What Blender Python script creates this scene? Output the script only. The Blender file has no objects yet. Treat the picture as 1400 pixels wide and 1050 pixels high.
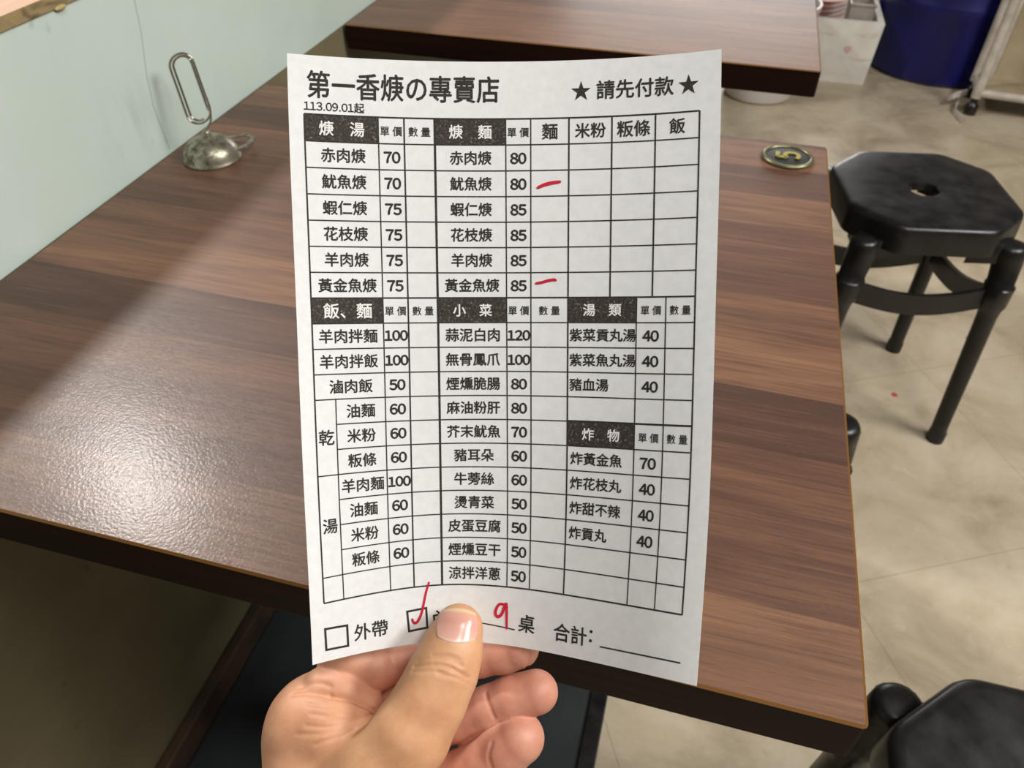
import bpy, bmesh, math, random
import numpy as np
from mathutils import Matrix, Vector
random.seed(7)
sc = bpy.context.scene
COL = sc.collection
# ------------------------------------------------------------------ camera
FPX, CX, CY = 1057.0, 700.0, 525.0
R = np.array([[0.96518551, -0.18004501, 0.18973857],
              [0.26147712, 0.64520329, -0.71787355],
              [0.00682960, 0.74249344, 0.66981851]])      # rows: world x, y, z of the camera axes
EYE = np.array([0.0, 0.0, 1.11])
cd = bpy.data.cameras.new('camera'); cam = bpy.data.objects.new('camera', cd); COL.objects.link(cam)
M4 = Matrix.Identity(4)
for i in range(3):
    for j in range(3): M4[i][j] = R[i][j]
    M4[i][3] = EYE[i]
cam.matrix_world = M4
cd.sensor_width = 36.0; cd.lens = 36.0 * FPX / 1400.0
cd.clip_start = 0.02; cd.clip_end = 60
cd.dof.use_dof = True; cd.dof.focus_distance = 0.31
cd.dof.aperture_fstop = (cd.lens / 1000.0) / 0.00125
sc.camera = cam
# ------------------------------------------------------------------ world, lights, exposure
w = bpy.data.worlds.new('room_light'); sc.world = w; w.use_nodes = True
bg = w.node_tree.nodes['Background']
bg.inputs[0].default_value = (1.0, 0.96, 0.92, 1); bg.inputs[1].default_value = 0.075
def area(name, loc, size, power, target, color=(1, 0.965, 0.93)):
    l = bpy.data.lights.new(name, 'AREA'); l.shape = 'RECTANGLE'; l.size, l.size_y = size
    l.energy = power; l.color = color
    o = bpy.data.objects.new(name, l); COL.objects.link(o); o.location = loc
    o.rotation_euler = (Vector(target) - Vector(loc)).to_track_quat('-Z', 'Y').to_euler()
    return o
area('ceiling_lamp_beyond_partition', (-1.92, 1.53, 2.70), (0.15, 0.24), 46, (-0.4, 0.4, 0.7))
area('ceiling_lamp_over_aisle', (2.1, 0.55, 2.70), (1.2, 0.5), 71, (0.2, 1.0, 0.3))
area('daylit_shopfront', (-0.2, 7.6, 1.7), (2.6, 1.6), 92, (0.2, 2.0, 0.2), (1, 0.96, 0.92))
area('ceiling_lamp_over_seat', (0.75, -0.15, 2.70), (1.0, 0.5), 25, (0.1, 0.4, 0.8))
sc.view_settings.view_transform = 'Standard'; sc.view_settings.look = 'None'
sc.view_settings.gamma = 1.0; sc.view_settings.use_curve_mapping = False
sc.view_settings.exposure = 0.0
# ------------------------------------------------------------------ helpers
def c2w(c): return EYE + R @ np.asarray(c, float)          # camera axes -> world
def pix(px, py, d): return np.array([(px - CX) / FPX * d, -(py - CY) / FPX * d, -d])   # camera axes, d metres deep
def ray(px, py): return R @ np.array([(px - CX) / FPX, -(py - CY) / FPX, -1.0])
def on_z(px, py, z):
    d = ray(px, py); return EYE + d * ((z - EYE[2]) / d[2])

def lin(h):
    r = []
    for k in (0, 2, 4):
        c = int(h[k:k+2], 16) / 255.0
        r.append(c / 12.92 if c <= 0.04045 else ((c + 0.055) / 1.055) ** 2.4)
    return (*r, 1.0)

class Mat:
    def __init__(s, name, color=(0.5, 0.5, 0.5, 1), rough=0.5, metal=0.0, spec=0.5):
        s.m = bpy.data.materials.new(name); s.m.use_nodes = True
        s.t = s.m.node_tree; s.b = s.t.nodes['Principled BSDF']
        s.b.inputs['Base Color'].default_value = color; s.b.inputs['Roughness'].default_value = rough
        s.b.inputs['Metallic'].default_value = metal; s.b.inputs['Specular IOR Level'].default_value = spec
        s.tc = s.t.nodes.new('ShaderNodeTexCoord')
    def n(s, typ, **kw):
        x = s.t.nodes.new('ShaderNode' + typ)
        for k, v in kw.items():
            if k.startswith('i_'):
                x.inputs[k[2:].replace('_', ' ')].default_value = v
            else: setattr(x, k, v)
        return x
    def l(s, a, b): s.t.links.new(a, b)
    def coords(s, scale=(1, 1, 1), rot=(0, 0, 0), loc=(0, 0, 0)):
        mp = s.n('Mapping'); mp.inputs['Scale'].default_value = scale
        mp.inputs['Rotation'].default_value = rot; mp.inputs['Location'].default_value = loc
        s.l(s.tc.outputs['Object'], mp.inputs['Vector']); return mp.outputs[0]
    def noise(s, vec, scale, detail=4, rough=0.55, dist=0.0):
        x = s.n('TexNoise'); x.inputs['Scale'].default_value = scale; x.inputs['Detail'].default_value = detail
        x.inputs['Roughness'].default_value = rough; x.inputs['Distortion'].default_value = dist
        s.l(vec, x.inputs['Vector']); return x.outputs['Fac']
    def ramp(s, fac, stops, interp='LINEAR'):
        x = s.n('ValToRGB'); x.color_ramp.interpolation = interp
        e = x.color_ramp.elements
        while len(e) < len(stops): e.new(0.5)
        for k, (p, c) in enumerate(stops): e[k].position = p; e[k].color = c if len(c) == 4 else (*c, 1)
        s.l(fac, x.inputs[0]); return x.outputs[0]
    def mix(s, fac, a, b, mode='MIX'):
        x = s.n('Mix'); x.data_type = 'RGBA'; x.blend_type = mode
        for idx, v in ((0, fac), (6, a), (7, b)):
            if isinstance(v, (int, float)): x.inputs[idx].default_value = v
            elif isinstance(v, tuple): x.inputs[idx].default_value = v
            else: s.l(v, x.inputs[idx])
        return x.outputs[2]
    def math(s, op, a, b=0.0):
        x = s.n('Math'); x.operation = op
        for k, v in ((0, a), (1, b)):
            if isinstance(v, (int, float)): x.inputs[k].default_value = v
            else: s.l(v, x.inputs[k])
        return x.outputs[0]
    def color(s, sock): s.l(sock, s.b.inputs['Base Color'])
    def bump(s, h, strength=0.2, dist=0.001):
        x = s.n('Bump'); x.inputs['Strength'].default_value = strength; x.inputs['Distance'].default_value = dist
        s.l(h, x.inputs['Height']); s.l(x.outputs[0], s.b.inputs['Normal'])

def tag(o, label=None, cat=None, group=None, kind=None):
    if label: o['label'] = label
    if cat: o['category'] = cat
    if group: o['group'] = group
    if kind: o['kind'] = kind
    return o
def empty(name, loc=(0, 0, 0), rz=0.0, **kw):
    o = bpy.data.objects.new(name, None); COL.objects.link(o)
    o.empty_display_size = 0.05; o.location = loc; o.rotation_euler = (0, 0, rz)
    return tag(o, **kw)
def link(name, me, mats, parent=None, smooth=None, **kw):
    if not isinstance(mats, (list, tuple)): mats = [mats]
    for m in mats: me.materials.append(m.m if isinstance(m, Mat) else m)
    o = bpy.data.objects.new(name, me); COL.objects.link(o)
    if parent is not None: o.parent = parent
    if smooth is True: me.shade_smooth()
    elif smooth is not None: me.shade_smooth(); me.set_sharp_from_angle(angle=math.radians(smooth))
    return tag(o, **kw)
def obj(name, bm, mats, parent=None, smooth=None, **kw):
    bmesh.ops.recalc_face_normals(bm, faces=bm.faces)
    me = bpy.data.meshes.new(name); bm.to_mesh(me); bm.free()
    return link(name, me, mats, parent, smooth, **kw)
def box(bm, lo, hi, mi=0):
    v = [bm.verts.new((x, y, z)) for x in (lo[0], hi[0]) for y in (lo[1], hi[1]) for z in (lo[2], hi[2])]
    f = []
    for q in ((0, 1, 3, 2), (4, 6, 7, 5), (0, 4, 5, 1), (2, 3, 7, 6), (0, 2, 6, 4), (1, 5, 7, 3)):
        fc = bm.faces.new([v[k] for k in q]); fc.material_index = mi; f.append(fc)
    return v, f
def bevel_all(bm, r, seg=2):
    bmesh.ops.bevel(bm, geom=list(bm.edges), offset=r, segments=seg, profile=0.6, affect='EDGES')
def loft(bm, rings, closed=True, cap0=True, cap1=True, mi=0):
    R_ = [[bm.verts.new(p) for p in r] for r in rings]
    n = len(R_[0]); out = []
    for a, b in zip(R_[:-1], R_[1:]):
        for k in range(n if closed else n - 1):
            f = bm.faces.new((a[k], a[(k+1) % n], b[(k+1) % n], b[k])); f.material_index = mi; out.append(f)
    if cap0: f = bm.faces.new(R_[0][::-1]); f.material_index = mi
    if cap1: f = bm.faces.new(R_[-1]); f.material_index = mi
    return R_
def lathe(bm, prof, n=32, center=(0, 0, 0), mi=0, cap0=True, cap1=True):
    rings = [[(center[0] + r * math.cos(2*math.pi*k/n), center[1] + r * math.sin(2*math.pi*k/n), center[2] + z) for k in range(n)] for r, z in prof]
    loft(bm, rings, True, cap0, cap1, mi)
def tube(bm, pts, rad, n=10, caps=True, closed=False, mi=0):
    pts = [Vector(p) for p in pts]; m = len(pts)
    rads = rad if isinstance(rad, (list, tuple)) else [rad] * m
    rings = []; up = None
    for i in range(m):
        if closed: t = pts[(i+1) % m] - pts[i-1]
        else: t = pts[min(i+1, m-1)] - pts[max(i-1, 0)]
        t.normalize()
        if up is None:
            up = Vector((0, 0, 1)) if abs(t.z) < 0.9 else Vector((1, 0, 0))
        a = t.cross(up).normalized(); up = a.cross(t).normalized()
        rings.append([pts[i] + (a * math.cos(2*math.pi*k/n) + up * math.sin(2*math.pi*k/n)) * rads[i] for k in range(n)])
    if closed: rings.append(rings[0])
    loft(bm, rings, True, caps and not closed, caps and not closed, mi)
    if closed: bmesh.ops.remove_doubles(bm, verts=bm.verts, dist=1e-7)
def catmull(pts, per=8, closed=False):
    P = [np.array(p, float) for p in pts]; n = len(P); out = []
    for i in range(n if closed else n - 1):
        if closed: a, b, c, d = P[i-1], P[i], P[(i+1) % n], P[(i+2) % n]
        else: a, b, c, d = P[max(i-1, 0)], P[i], P[i+1], P[min(i+2, n-1)]
        for k in range(per):
            t = k / per
            out.append(0.5 * ((2*b) + (-a+c)*t + (2*a-5*b+4*c-d)*t*t + (-a+3*b-3*c+d)*t**3))
    if not closed: out.append(P[-1])
    return out

# ------------------------------------------------------------------ materials
def wood_mat(name, seed):
    m = Mat(name, rough=0.33, spec=0.5)
    # planks: strips running along x, about 7 cm wide
    big = m.coords((1.3, 1, 1), loc=(seed, seed*.37, 0))
    wob = m.noise(big, 3.0, 2)
    sep = m.n('SeparateXYZ'); m.l(big, sep.inputs[0])
    yy = m.math('ADD', sep.outputs[1], m.math('MULTIPLY', wob, 0.012))
    strip = m.math('FLOOR', m.math('MULTIPLY', yy, 17.0))
    comb = m.n('CombineXYZ'); m.l(strip, comb.inputs[0]); comb.inputs[1].default_value = seed
    half = m.math('MULTIPLY', strip, 0.0)
    m.l(half, comb.inputs[2])
    wn = m.n('TexWhiteNoise'); m.l(comb.outputs[0], wn.inputs[0])
    tone = wn.outputs['Value']
    g1 = m.noise(m.coords((3.0, 45, 30), loc=(seed, 0, 0)), 1.0, 6, 0.6, 1.2)
    g2 = m.noise(m.coords((14, 420, 100), loc=(seed, 0, 0)), 1.0, 3, 0.6, 0.3)
    g3 = m.noise(m.coords((1.4, 9, 9), loc=(seed, 2, 0)), 1.0, 4, 0.6, 2.2)
    base = m.ramp(m.math('ADD', m.math('MULTIPLY', tone, 0.44), m.math('MULTIPLY', g3, 0.56)),
                  [(0.25, lin('4b3327')), (0.5, lin('6c4b38')), (0.78, lin('8a6449'))])
    c = m.mix(m.ramp(g1, [(0.36, (1, 1, 1)), (0.62, (0, 0, 0))]), base, m.mix(0.45, base, lin('3a241b')), 'MIX')
    c = m.mix(m.math('MULTIPLY', m.ramp(g2, [(0.50, (0, 0, 0)), (0.66, (1, 1, 1))]), 0.45), c, lin('3f281f'))
    c = m.mix(m.math('MULTIPLY', m.ramp(g2, [(0.30, (1, 1, 1)), (0.42, (0, 0, 0))]), 0.10), c, lin('b58a6c'))
    m.color(c)
    sp = m.noise(m.coords((160, 520, 200)), 1.0, 3, 0.7, 1.5)
    m.bump(m.mix(0.5, sp, g2), 0.10, 0.0006)
    m.l(m.ramp(sp, [(0.3, (.42, .42, .42)), (0.7, (.56, .56, .56))]), m.b.inputs['Roughness'])
    m.b.inputs['Coat Weight'].default_value = 0.15; m.b.inputs['Coat Roughness'].default_value = 0.19
    op = m.noise(m.coords(), 520, 2, 0.5); cb = m.n('Bump'); cb.inputs['Strength'].default_value = 0.22; cb.inputs['Distance'].default_value = 0.0006
    m.l(op, cb.inputs['Height']); m.l(cb.outputs[0], m.b.inputs['Coat Normal'])
    return m
WOOD = wood_mat('walnut_laminate', 3.1); WOOD_FAR = wood_mat('walnut_laminate_far', 11.7)
EDGE = Mat('dark_brown_edge', lin('1c0b04'), 0.55, spec=0.15)
e1 = EDGE.noise(EDGE.coords((2, 2, 60)), 1.5, 4); EDGE.color(EDGE.ramp(e1, [(0.3, lin('150803')), (0.7, lin('2a1409'))]))
OCHRE = Mat('ochre_edge_line', lin('724c1e'), 0.35)
BLACKP = Mat('black_plastic', lin('1b1a19'), 0.34, spec=0.5)
bn = BLACKP.noise(BLACKP.coords(), 30, 5)
BLACKP.color(BLACKP.ramp(bn, [(0.35, lin('131211')), (0.7, lin('242220'))]))
BLACKP.l(BLACKP.ramp(bn, [(0.3, (.28, .28, .28)), (0.75, (.45, .45, .45))]), BLACKP.b.inputs['Roughness'])
SLATE = Mat('black_steel', lin('15181a'), 0.5)
s1 = SLATE.noise(SLATE.coords(), 9, 5); SLATE.color(SLATE.ramp(s1, [(0.3, lin('16191b')), (0.7, lin('2a2f31'))]))
RIMB = Mat('dirty_brown_rim', lin('2a2018'), 0.6); 
r1 = RIMB.noise(RIMB.coords(), 14, 5); RIMB.color(RIMB.ramp(r1, [(0.3, lin('2a2018')), (0.75, lin('553d28'))]))
FLOOR = Mat('worn_beige_floor', rough=0.4, spec=0.45)
f1 = FLOOR.noise(FLOOR.coords(), 5.0, 8, 0.66, 0.4); f2 = FLOOR.noise(FLOOR.coords(), 24, 6, 0.7, 0.8); f3 = FLOOR.noise(FLOOR.coords(loc=(4, 2, 0)), 1.7, 4)
fc = FLOOR.ramp(f1, [(0.28, lin('998a72')), (0.5, lin('c2b399')), (0.72, lin('d6cab3'))])
fc = FLOOR.mix(FLOOR.ramp(f2, [(0.60, (0, 0, 0)), (0.76, (.55, .55, .55))]), fc, lin('d9cfba'))
fc = FLOOR.mix(FLOOR.ramp(f2, [(0.24, (.5, .5, .5)), (0.38, (0, 0, 0))]), fc, lin('6f6148'))
fc = FLOOR.mix(FLOOR.ramp(f3, [(0.35, (.25, .25, .25)), (0.62, (0, 0, 0))]), fc, lin('8d826c'))
bt = FLOOR.n('TexBrick'); FLOOR.l(FLOOR.coords(rot=(0, 0, math.radians(62)), loc=(0.13, 0.21, 0)), bt.inputs['Vector'])
bt.inputs['Scale'].default_value = 1.0; bt.inputs['Mortar Size'].default_value = 0.0011; bt.inputs['Brick Width'].default_value = 0.46; bt.inputs['Row Height'].default_value = 0.46; bt.offset = 0.0
bt.inputs['Mortar Smooth'].default_value = 0.4
bt.inputs['Color1'].default_value = (0, 0, 0, 1); bt.inputs['Color2'].default_value = (0, 0, 0, 1); bt.inputs['Mortar'].default_value = (.35, .35, .35, 1)
fc = FLOOR.mix(bt.outputs['Color'], fc, lin('5d503c'))
FLOOR.color(fc)
FLOOR.l(FLOOR.ramp(f2, [(0.3, (.30, .30, .30)), (0.7, (.46, .46, .46))]), FLOOR.b.inputs['Roughness'])
FLOOR.bump(f2, 0.15, 0.002)
MINT = Mat('pale_mint_panel', rough=0.32, spec=0.4)
m1 = MINT.noise(MINT.coords(), 4, 5, 0.6, 0.5); m2 = MINT.noise(MINT.coords((1, 30, 6)), 1.0, 4, 0.6)
mc = MINT.ramp(m1, [(0.3, lin('bfd0c5')), (0.6, lin('c9d8cf')), (0.8, lin('d2ddd6'))])
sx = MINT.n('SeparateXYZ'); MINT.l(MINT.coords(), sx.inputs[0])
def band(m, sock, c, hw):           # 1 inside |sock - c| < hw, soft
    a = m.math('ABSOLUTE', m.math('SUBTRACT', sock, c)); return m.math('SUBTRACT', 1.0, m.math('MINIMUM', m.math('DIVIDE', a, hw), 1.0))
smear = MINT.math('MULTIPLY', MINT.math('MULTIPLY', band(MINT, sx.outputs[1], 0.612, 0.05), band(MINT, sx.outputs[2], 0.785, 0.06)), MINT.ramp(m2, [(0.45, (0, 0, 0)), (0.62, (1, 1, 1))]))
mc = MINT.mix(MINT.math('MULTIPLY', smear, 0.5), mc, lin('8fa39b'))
m3 = MINT.noise(MINT.coords(loc=(3, 3, 3)), 34, 2, 0.5)
mc = MINT.mix(MINT.ramp(m3, [(0.74, (0, 0, 0)), (0.80, (.5, .5, .5))]), mc, lin('94a79e'))
MINT.color(mc)
LOWER = Mat('olive_grey_lower_board', rough=0.6)
lw = LOWER.noise(LOWER.coords(), 6, 5, 0.6); lw2 = LOWER.noise(LOWER.coords(loc=(2, 1, 0)), 40, 2)
LOWER.color(LOWER.mix(LOWER.ramp(lw2, [(0.70, (0, 0, 0)), (0.78, (.7, .7, .7))]), LOWER.ramp(lw, [(0.3, lin('675f45')), (0.7, lin('7b7256'))]), lin('463f2c')))
LEDGE = Mat('bare_plywood_top', rough=0.5)
q1 = LEDGE.noise(LEDGE.coords((20, 2, 20)), 6, 4); LEDGE.color(LEDGE.ramp(q1, [(0.3, lin('cfa583')), (0.7, lin('dfba9a'))]))
LEDGE_E = Mat('raw_plywood_edge', rough=0.7)
q2 = LEDGE_E.noise(LEDGE_E.coords((1, 1, 3)), 28, 5, 0.6, 1.0); LEDGE_E.color(LEDGE_E.ramp(q2, [(0.3, lin('5d4c30')), (0.5, lin('92805a')), (0.75, lin('a8935f'))]))
GLUE = Mat('yellowed_glue', lin('b2a06c'), 0.4)
SEAM = Mat('grey_seam', lin('a7b5ad'), 0.6)

# ------------------------------------------------------------------ setting
bm = bmesh.new(); box(bm, (-0.598, -2.0, -0.05), (3.2, 6.0, 0.0))
obj('floor', bm, FLOOR, kind='structure')
bm = bmesh.new(); box(bm, (-0.60, -2.0, 0.0), (-0.5535, 6.0, 0.738), 1); box(bm, (-0.60, -2.0, 0.738), (-0.552, 6.0, 0.905))
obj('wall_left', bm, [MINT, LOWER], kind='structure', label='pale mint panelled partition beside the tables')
bm = bmesh.new()
pts = [(-0.5521, 0.672, 0.903), (-0.5521, 0.666, 0.86), (-0.5521, 0.655, 0.82), (-0.5521, 0.651, 0.79), (-0.5521, 0.656, 0.742)]
loft(bm, [[(p[0]+.0004, p[1]-.0006, p[2]), (p[0]+.0004, p[1]+.0006, p[2]), (p[0]-.0003, p[1]+.0006, p[2]), (p[0]-.0003, p[1]-.0006, p[2])] for p in pts])
obj('trim_1', bm, SEAM, kind='structure', label='thin grey joint between the mint panels')
bm = bmesh.new(); box(bm, (-0.5519, -2.0, 0.0), (-0.535, 6.0, 0.058)); bevel_all(bm, 0.003, 2)
obj('baseboard_left', bm, RIMB, kind='structure', label='dirty brown skirting along the foot of the partition')
bm = bmesh.new(); v, f = box(bm, (-0.66, -2.0, 0.906), (-0.5505, 6.0, 0.9165))
for fc_ in f:
    if abs(fc_.calc_center_median().x + 0.5505) < 1e-4: fc_.material_index = 1
led = obj('wooden_ledge', bm, [LEDGE, LEDGE_E], label='raw-edged plywood ledge capping the mint partition, top left corner', cat='ledge')
bm = bmesh.new(); bmesh.ops.create_uvsphere(bm, u_segments=14, v_segments=8, radius=1.0)
for v in bm.verts: v.co = Vector((-0.5502 + v.co.x*0.0022, 0.575 + v.co.y*0.007, 0.9058 + v.co.z*0.0022))
obj('glue_blob', bm, GLUE, led, True, label='yellowed glue drip under the ledge')

# ------------------------------------------------------------------ dining tables
def table(y0, y1, mat, **kw):
    x0, x1, zt, th = -0.5485, 0.125, 0.74, 0.0355
    t = empty('dining_table', ((x0+x1)/2, (y0+y1)/2, 0), **kw)
    cx_, cy_ = t.location.x, t.location.y
    bm = bmesh.new(); box(bm, (x0-cx_, y0-cy_, zt-th), (x1-cx_, y1-cy_, zt))
    top = [e for e in bm.edges if all(abs(v.co.z-zt) < 1e-6 for v in e.verts)]
    oth = [e for e in bm.edges if e not in top]
    bmesh.ops.bevel(bm, geom=oth, offset=0.003, segments=2, profile=0.5, affect='EDGES')
    bm.faces.ensure_lookup_table()
    for fc_ in bm.faces:
        fc_.material_index = 0 if (fc_.calc_center_median().z > zt-1e-4) else 1
    bmesh.ops.inset_region(bm, faces=[q for q in bm.faces if q.material_index == 0], thickness=0.0016, depth=0.0)
    for fc_ in bm.faces:
        c = fc_.calc_center_median()
        if c.z > zt-1e-4 and fc_.calc_area() < 0.05: fc_.material_index = 2
    for v in bm.verts:
        if v.co.z > zt-1e-5 and (min(abs(v.co.x-(x0-cx_)), abs(v.co.x-(x1-cx_))) < .0015 or min(abs(v.co.y-(y0-cy_)), abs(v.co.y-(y1-cy_))) < .0015):
            v.co.z -= 0.0012
    obj('tabletop', bm, [mat, EDGE, OCHRE], t)
    return t
t1 = table(0.204, 0.861, WOOD, label='near walnut laminate table with the number five badge on its corner', cat='table', group='walnut laminate tables')
t2 = table(1.092, 1.748, WOOD_FAR, label='far walnut laminate table behind the paper slip, partly cut off by the frame', cat='table', group='walnut laminate tables')
def pedestal(t, x0, x1, y0, y1):
    ox, oy = t.location.x, t.location.y
    bm = bmesh.new(); box(bm, (x0-ox, y0-oy, 0), (x1-ox, y1-oy, 0.012)); bevel_all(bm, 0.003, 2)
    p = obj('base_plate', bm, SLATE, t, label='slate black floor plate of the table')
    for nm, a, b, mt in (('base_rim', x1-0.024, x1, BLACKP),):
        bm = bmesh.new(); box(bm, (a-ox, y0-oy+.002, 0.0125), (b-ox, y1-oy-.002, 0.018)); bevel_all(bm, 0.002, 2)
        obj(nm, bm, mt, p)
    mx, my = (x0+x1)/2-ox, (y0+y1)/2-oy
    bm = bmesh.new(); box(bm, (mx-.04, my-.04, 0.0125), (mx+.04, my+.04, 0.686)); bevel_all(bm, 0.006, 2)
    obj('pedestal_column', bm, SLATE, t)
    bm = bmesh.new(); box(bm, (mx-.2, my-.03, 0.6865), (mx+.2, my+.03, 0.7040)); bevel_all(bm, 0.003, 1)
    obj('support_bracket', bm, SLATE, t)
pedestal(t1, -0.5345, 0.003, 0.235, 0.575)
pedestal(t2, -0.53, 0.006, 1.12, 1.60)

# ------------------------------------------------------------------ table number badge
BADGE_RIM = Mat('aged_brass', lin('7f7c5c'), 0.35, 0.7)
BADGE_BLK = Mat('badge_black', lin('191713'), 0.4)
BADGE_GOLD = Mat('badge_gold', lin('9c9140'), 0.45, 0.2)
bp = (0.0833, 0.8205, 0.74)
bt_ = empty('number_badge', bp, label='round black badge with a gold 5 on the table corner', cat='badge')
bm = bmesh.new(); lathe(bm, [(0.0262, 0), (0.0272, 0.0012), (0.0266, 0.0030), (0.0250, 0.0040), (0.0232, 0.0036), (0.0222, 0.0024), (0.0222, 0.0001)], 48)
obj('rim', bm, BADGE_RIM, bt_, True)
bm = bmesh.new(); lathe(bm, [(0.0220, 0.0002), (0.0220, 0.0026), (0.012, 0.0031), (0.001, 0.0032)], 40)
obj('face', bm, BADGE_BLK, bt_, 40)
def ribbon2d(pts, wd, z):
    pts = [np.array(p, float) for p in pts]; L_, Rr = [], []
    for i, p in enumerate(pts):
        t = pts[min(i+1, len(pts)-1)] - pts[max(i-1, 0)]; t /= np.linalg.norm(t) + 1e-12
        nrm = np.array([-t[1], t[0]]) * wd / 2
        L_.append(p+nrm); Rr.append(p-nrm)
    return L_, Rr
bm = bmesh.new()
five = [(0.0062, 0.0108), (-0.0052, 0.0108), (-0.0060, 0.0015)] 
bowl = [(-0.0060, 0.0015), (-0.001, 0.0032), (0.0045, 0.0018), (0.0066, -0.0035), (0.0045, -0.0092), (-0.001, -0.0108), (-0.0064, -0.0085)]
for st in ([five[0], five[1]], [five[1], five[2]], [tuple(q) for q in catmull(bowl, 5)]):
    a, b = ribbon2d(st, 0.0043, 0)
    for z0, z1 in ((0.0028, 0.0040),):
        rings = [[(-p[1], p[0], z0), (-q[1], q[0], z0), (-q[1], q[0], z1), (-p[1], p[0], z1)] for p, q in zip(a, b)]
        loft(bm, rings)
obj('numeral', bm, BADGE_GOLD, bt_, label='gold figure 5')

# ------------------------------------------------------------------ memo clip holder
OLDST = Mat('tarnished_steel', lin('8d897a'), 0.33, 0.75)
o1 = OLDST.noise(OLDST.coords(), 130, 5, 0.6, 0.6); OLDST.color(OLDST.ramp(o1, [(0.32, lin('4f4836')), (0.5, lin('948f7c')), (0.7, lin('b5b1a2'))]))
OLDST.l(OLDST.ramp(o1, [(0.3, (.55, .55, .55)), (0.65, (.26, .26, .26))]), OLDST.b.inputs['Roughness'])
WIRE = Mat('polished_wire', lin('b8b0a4'), 0.18, 1.0)
cp = on_z(291, 216, 0.74)
clip = empty('memo_clip_holder', cp, label='steel dome memo clip holder on the table beside the mint partition', cat='clip')
bm = bmesh.new()
pr = [(0.0290, 0.0), (0.0300, 0.0012), (0.0292, 0.0022)]
for k in range(1, 10):
    a = k / 10 * math.pi / 2; pr.append((0.0286*math.cos(a), 0.0022 + 0.0225*math.sin(a)))
pr.append((0.002, 0.0247)); lathe(bm, pr, 40)
dome = obj('dome_base', bm, OLDST, clip, True)
# finger tab: a loop of flat strip from the dome's rim, pointing away to the right
dirv = (on_z(340, 203, 0.74) - cp); dirv[2] = 0; dirv /= np.linalg.norm(dirv); nrm = np.array([-dirv[1], dirv[0], 0])
loop = [(0.024, -0.012, .008), (0.036, -0.010, .009), (0.046, 0.0, .010), (0.041, 0.011, .0105), (0.030, 0.0145, .010), (0.018, 0.0155, .010)]
bm = bmesh.new()
path = catmull([dirv*a + nrm*b + np.array([0, 0, c]) for a, b, c in loop], 6)
rings = []
for i, p in enumerate(path):
    t = path[min(i+1, len(path)-1)] - path[max(i-1, 0)]; t[2] = 0; t /= np.linalg.norm(t); s_ = np.array([-t[1], t[0], 0])*0.0026
    rings.append([p-s_+[0, 0, -.0008], p+s_+[0, 0, -.0008], p+s_+[0, 0, .0008], p-s_+[0, 0, .0008]])
loft(bm, rings); obj('finger_tab', bm, OLDST, clip)
bm = bmesh.new(); lathe(bm, [(0.0046, 0.0238), (0.0044, 0.0285), (0.0030, 0.0305), (0.001, 0.0308)], 16); obj('stem', bm, OLDST, clip, 50)
dz = float(-(R.T @ (cp - EYE))[2])
top3 = R.T @ (cp + np.array([0, 0, 0.030]) - EYE); tp = (CX + FPX*top3[0]/-top3[2], CY - FPX*top3[1]/-top3[2]); dtop = float(-top3[2])
def wire_pt(dx, dy, off=0.0):       # offsets in target pixels from the stem's top, in the plane of the clip
    return c2w(pix(tp[0]+dx, tp[1]+dy, dtop+off)) - cp
axd = np.array([-.335, -.942]); prp = np.array([.942, -.335]); org = np.array([-10.0, -26.0]); Lw = 67.0
def loop_pts(rad, sh, back):
    o = org + prp*sh; out = []
    for k in range(4): out.append(o + prp*rad + axd*Lw*k/3)
    for k in range(1, 7): a = math.pi*k/7; out.append(o + axd*Lw + prp*rad*math.cos(a) + axd*rad*math.sin(a))
    for k in range(4): out.append(o - prp*rad + axd*Lw*(1-k/3))
    for k in range(1, 7): a = math.pi*k/7; out.append(o - prp*rad*math.cos(a) - axd*rad*math.sin(a))
    return [(p[0], p[1], back) for p in out]
wp = [(0, 3, 0), (3, -5, 0), (7, -13, 0)] + loop_pts(16.5, 0, 0.0) + loop_pts(12.5, 1.0, 0.003)[:-2]
bm = bmesh.new(); tube(bm, catmull([wire_pt(x, y, b + y*0.00036) for x, y, b in wp], 4), 0.00115, 8)
print('wire min x', min(wire_pt(x, y, b + y*0.00036)[0]+cp[0] for x, y, b in wp))
obj('wire_clip', bm, WIRE, clip, True)

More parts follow.
